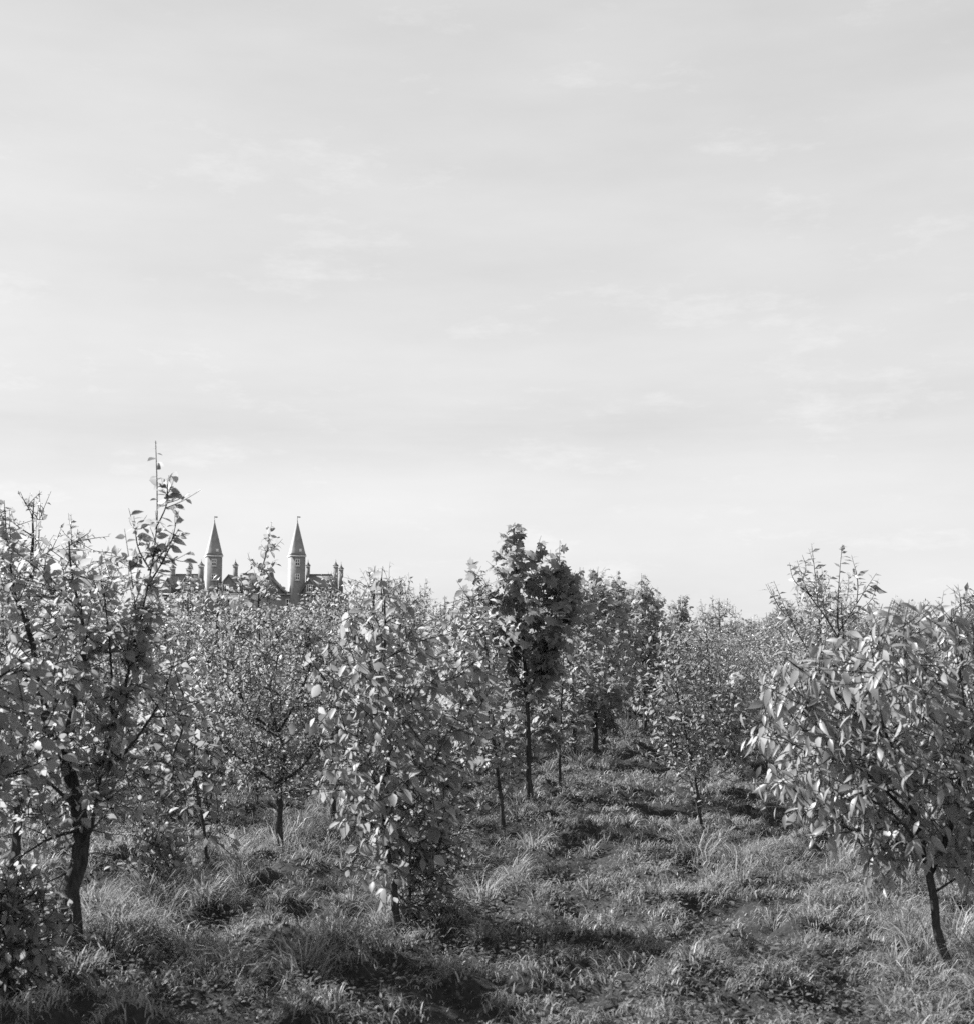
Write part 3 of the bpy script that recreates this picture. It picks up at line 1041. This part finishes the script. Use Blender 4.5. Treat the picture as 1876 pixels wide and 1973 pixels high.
def window(parent, cx, cz, w, h, y, cols=2, rows=2, name='window'):
    f = Buf()
    b = 0.24
    # frame bars stand proud of the wall face at y
    f.box(cx - w / 2, cx - w / 2 + b, y - 0.14, y + 0.05, cz - h / 2, cz + h / 2)
    f.box(cx + w / 2 - b, cx + w / 2, y - 0.14, y + 0.05, cz - h / 2, cz + h / 2)
    f.box(cx - w / 2 + b, cx + w / 2 - b, y - 0.14, y + 0.05, cz - h / 2, cz - h / 2 + b)
    f.box(cx - w / 2 + b, cx + w / 2 - b, y - 0.14, y + 0.05, cz + h / 2 - b, cz + h / 2)
    for i in range(1, cols):
        xx = cx - w / 2 + w * i / cols
        f.box(xx - b / 2, xx + b / 2, y - 0.12, y + 0.04, cz - h / 2 + b, cz + h / 2 - b)
    for j in range(1, rows):
        zz = cz - h / 2 + h * j / rows
        f.box(cx - w / 2 + b, cx + w / 2 - b, y - 0.10, y + 0.03, zz - b / 2, zz + b / 2)
    f.box(cx - w / 2 - 0.1, cx + w / 2 + 0.1, y - 0.25, y + 0.05, cz - h / 2 - 0.18, cz - h / 2 - 0.003)
    o = f.build(name, M_STONE, parent)
    p = Buf()
    p.box(cx - w / 2 + 0.05, cx + w / 2 - 0.05, y - 0.05, y + 0.02, cz - h / 2 + 0.05, cz + h / 2 - 0.05)
    p.build('pane', M_PANE, o)
    return o


def tower(zl, zr, tip, rz):
    cx = (lx(zl) + lx(zr)) / 2
    tot = lx(zr) - lx(zl)
    va = rz - math.atan2(-(B0x + cx), BY)      # turn as seen from the viewpoint
    hw = tot / 2 / (math.cos(va) + math.sin(abs(va)))
    ze = lz(452)
    b = Buf()
    b.frustum(0, 0, [(0, hw), (ze, hw)])
    t = b.build('tower', M_BRICK, house)
    t.location = (cx, 2.0, 0)
    t.rotation_euler = (0, 0, rz)
    s = Buf()
    s.frustum(0, 0, [(ze + 0.45, hw * 1.1), (ze + 1.3, hw * 0.97), (lz(112), 0.12)])
    s.build('spire', M_SPIRE, t)
    c = Buf()
    c.frustum(0, 0, [(ze + 0.003, hw * 1.04), (ze + 0.22, hw * 1.12), (ze + 0.447, hw * 1.12)])
    c.build('cornice', M_STONE, t)
    v = Buf()
    v.frustum(0, 0, [(lz(112) - 0.3, 0.16), (lz(95), 0.08), (lz(58), 0.05)], 6)
    v.box(-0.1, 0.95, -0.03, 0.03, lz(72), lz(62))
    v.build('weathervane', M_LEAD, t)
    for zy, hh in ((505, 66), (642, 60)):
        window(t, -0.16 * hw, lz(zy), 45 * 0.0324, hh * 0.0324, -hw)
    # small pale hatch on the spire
    d = Buf()
    zd = lz(392)
    f = (lz(112) - zd) / (lz(112) - ze - 1.3)
    yd = -hw * 0.97 * f
    d.box(0.2, 0.95, yd - 0.22, yd + 0.5, zd - 0.5, zd + 0.55)
    d.build('spire_hatch', M_STONE, t)
    # string courses
    return t


t1 = tower(490, 650, 577, math.radians(23))
t2 = tower(1282, 1445, 1370, math.radians(23))


def gable_roof(zl, zr, zy_ridge, zy_eave, y0, y1, hip=0.0, name='roof'):
    """roof with its ridge across the view, between y0 and y1"""
    xl, xr = lx(zl), lx(zr)
    zr_, ze = lz(zy_ridge), lz(zy_eave)
    ym = (y0 + y1) / 2
    h = hip * (xr - xl)
    e = (zr_ - ze) * 0.0 + 0.5
    b = Buf()
    v = [(xl - h, y0, ze), (xr + h, y0, ze), (xr, ym, zr_), (xl, ym, zr_), (xl - h, y1, ze), (xr + h, y1, ze)]
    b.add(v, [(0, 1, 2, 3), (5, 4, 3, 2), (0, 4, 5, 1)], [(1, 5, 2), (4, 0, 3)])
    r = b.build(name, M_SLATE, house)
    rb = Buf()
    rb.box(xl, xr, ym - 0.15, ym + 0.15, zr_ - 0.1, zr_ + 0.14)
    rb.build('ridge', M_LEAD, r)
    return r


roof_l = gable_roof(180, 420, 607, 800, 0.0, 12.0, 0.35)
roof_m = gable_roof(820, 940, 598, 800, 1.0, 12.0, 0.8)
roof_r = gable_roof(1470, 1690, 609, 800, 0.0, 12.0, 0.3)
# long walls below the roofs
wl = Buf()
wl.box(lx(20), lx(1830), 0.6, 11.4, 0, lz(800) - 0.003)
wl.build('wall', M_BRICK, house)
ev = Buf()
ev.box(lx(0), lx(1850), -0.1, 0.55, lz(812), lz(800) - 0.01)
ev.build('eaves_cornice', M_STONE, house)


def front_gable(zc, zy_apex, zw, zy_eave, yf):
    cx, za, ze = lx(zc), lz(zy_apex), lz(zy_eave)
    w = zw * 0.0324
    b = Buf()
    v = [(cx - w, yf, ze), (cx + w, yf, ze), (cx, yf, za), (cx - w, yf + 8, ze), (cx + w, yf + 8, ze), (cx, yf + 8, za)]
    b.add(v, [(0, 2, 5, 3), (1, 4, 5, 2), (0, 3, 4, 1)], [(0, 1, 2), (3, 5, 4)])
    g = b.build('gable', M_BRICK, house)
    c = Buf()
    k = 0.35
    for s in (-1, 1):
        v = [(cx + s * (w + 0.4), yf - k, ze - 0.25), (cx, yf - k, za), (cx, yf - k, za + 0.45), (cx + s * (w + 0.8), yf - k, ze - 0.2),
             (cx + s * (w + 0.4), yf + 8, ze - 0.25), (cx, yf + 8, za), (cx, yf + 8, za + 0.45), (cx + s * (w + 0.8), yf + 8, ze - 0.2)]
        c.add(v, [(0, 1, 2, 3), (7, 6, 5, 4), (0, 4, 5, 1), (3, 2, 6, 7), (0, 3, 7, 4)])
    c.build('gable_roof', M_SLATE, g)
    return g


g1 = front_gable(735, 632, 130, 800, -1.2)
window(g1, lx(708), lz(752), 68 * 0.0324, 72 * 0.0324, -1.2, 3, 1)
g2 = front_gable(1110, 640, 150, 800, -0.6)
for zc in (155, 322):
    g = front_gable(zc, 662, 74, 800, -0.9)
    window(g, lx(zc), lz(752), 64 * 0.0324, 74 * 0.0324, -0.9, 3, 1)
g = front_gable(1500, 668, 74, 800, -0.9)
window(g, lx(1500), lz(752), 60 * 0.0324, 74 * 0.0324, -0.9, 3, 1)
for zc in (60, 312, 480, 715, 1300, 1500, 1700):
    window(house, lx(zc), lz(893), 58 * 0.0324, 84 * 0.0324, 0.597, 2, 2)


def chimney(zc, zy_top, zw, zy_base, y):
    cx = lx(zc)
    hw = zw * 0.0324 / 2
    zt = lz(zy_top)
    b = Buf()
    b.frustum(cx, y, [(lz(zy_base) - 3, hw), (zt, hw)])
    c = b.build('chimney', M_BRICK, house)
    p = Buf()
    p.frustum(cx, y, [(zt + 0.003, hw * 1.12), (zt + 0.5, hw * 1.15)])
    p.build('stone_band', M_STONE, c)
    k = Buf()
    z2 = zt + 0.503
    k.frustum(cx, y, [(z2, hw * 1.32), (z2 + 0.18, hw * 1.3), (z2 + 0.55, hw * 0.7), (z2 + 1.0, hw * 0.3), (z2 + 1.35, 0.07), (z2 + 2.1, 0.03)])
    k.build('cap', M_LEAD, c)
    return c


for zc, zt, zw, zb, y in ((432, 540, 44, 660, 5), (755, 537, 40, 660, 6), (1455, 540, 34, 640, 5.9), (1722, 541, 40, 660, 6), (1784, 575, 38, 690, 3), (305, 572, 42, 620, 6.5), (150, 560, 44, 640, 6)):
    chimney(zc, zt, zw, zb, y)
# dark ogee turret between the towers
b = Buf()
cx = lx(1112)
b.frustum(cx, 3, [(lz(720), 1.9), (lz(668), 1.7), (lz(640), 1.1), (lz(600), 0.85), (lz(565), 0.35), (lz(535), 0.06)], 8, 0)
b.build('turret', M_LEAD, house)
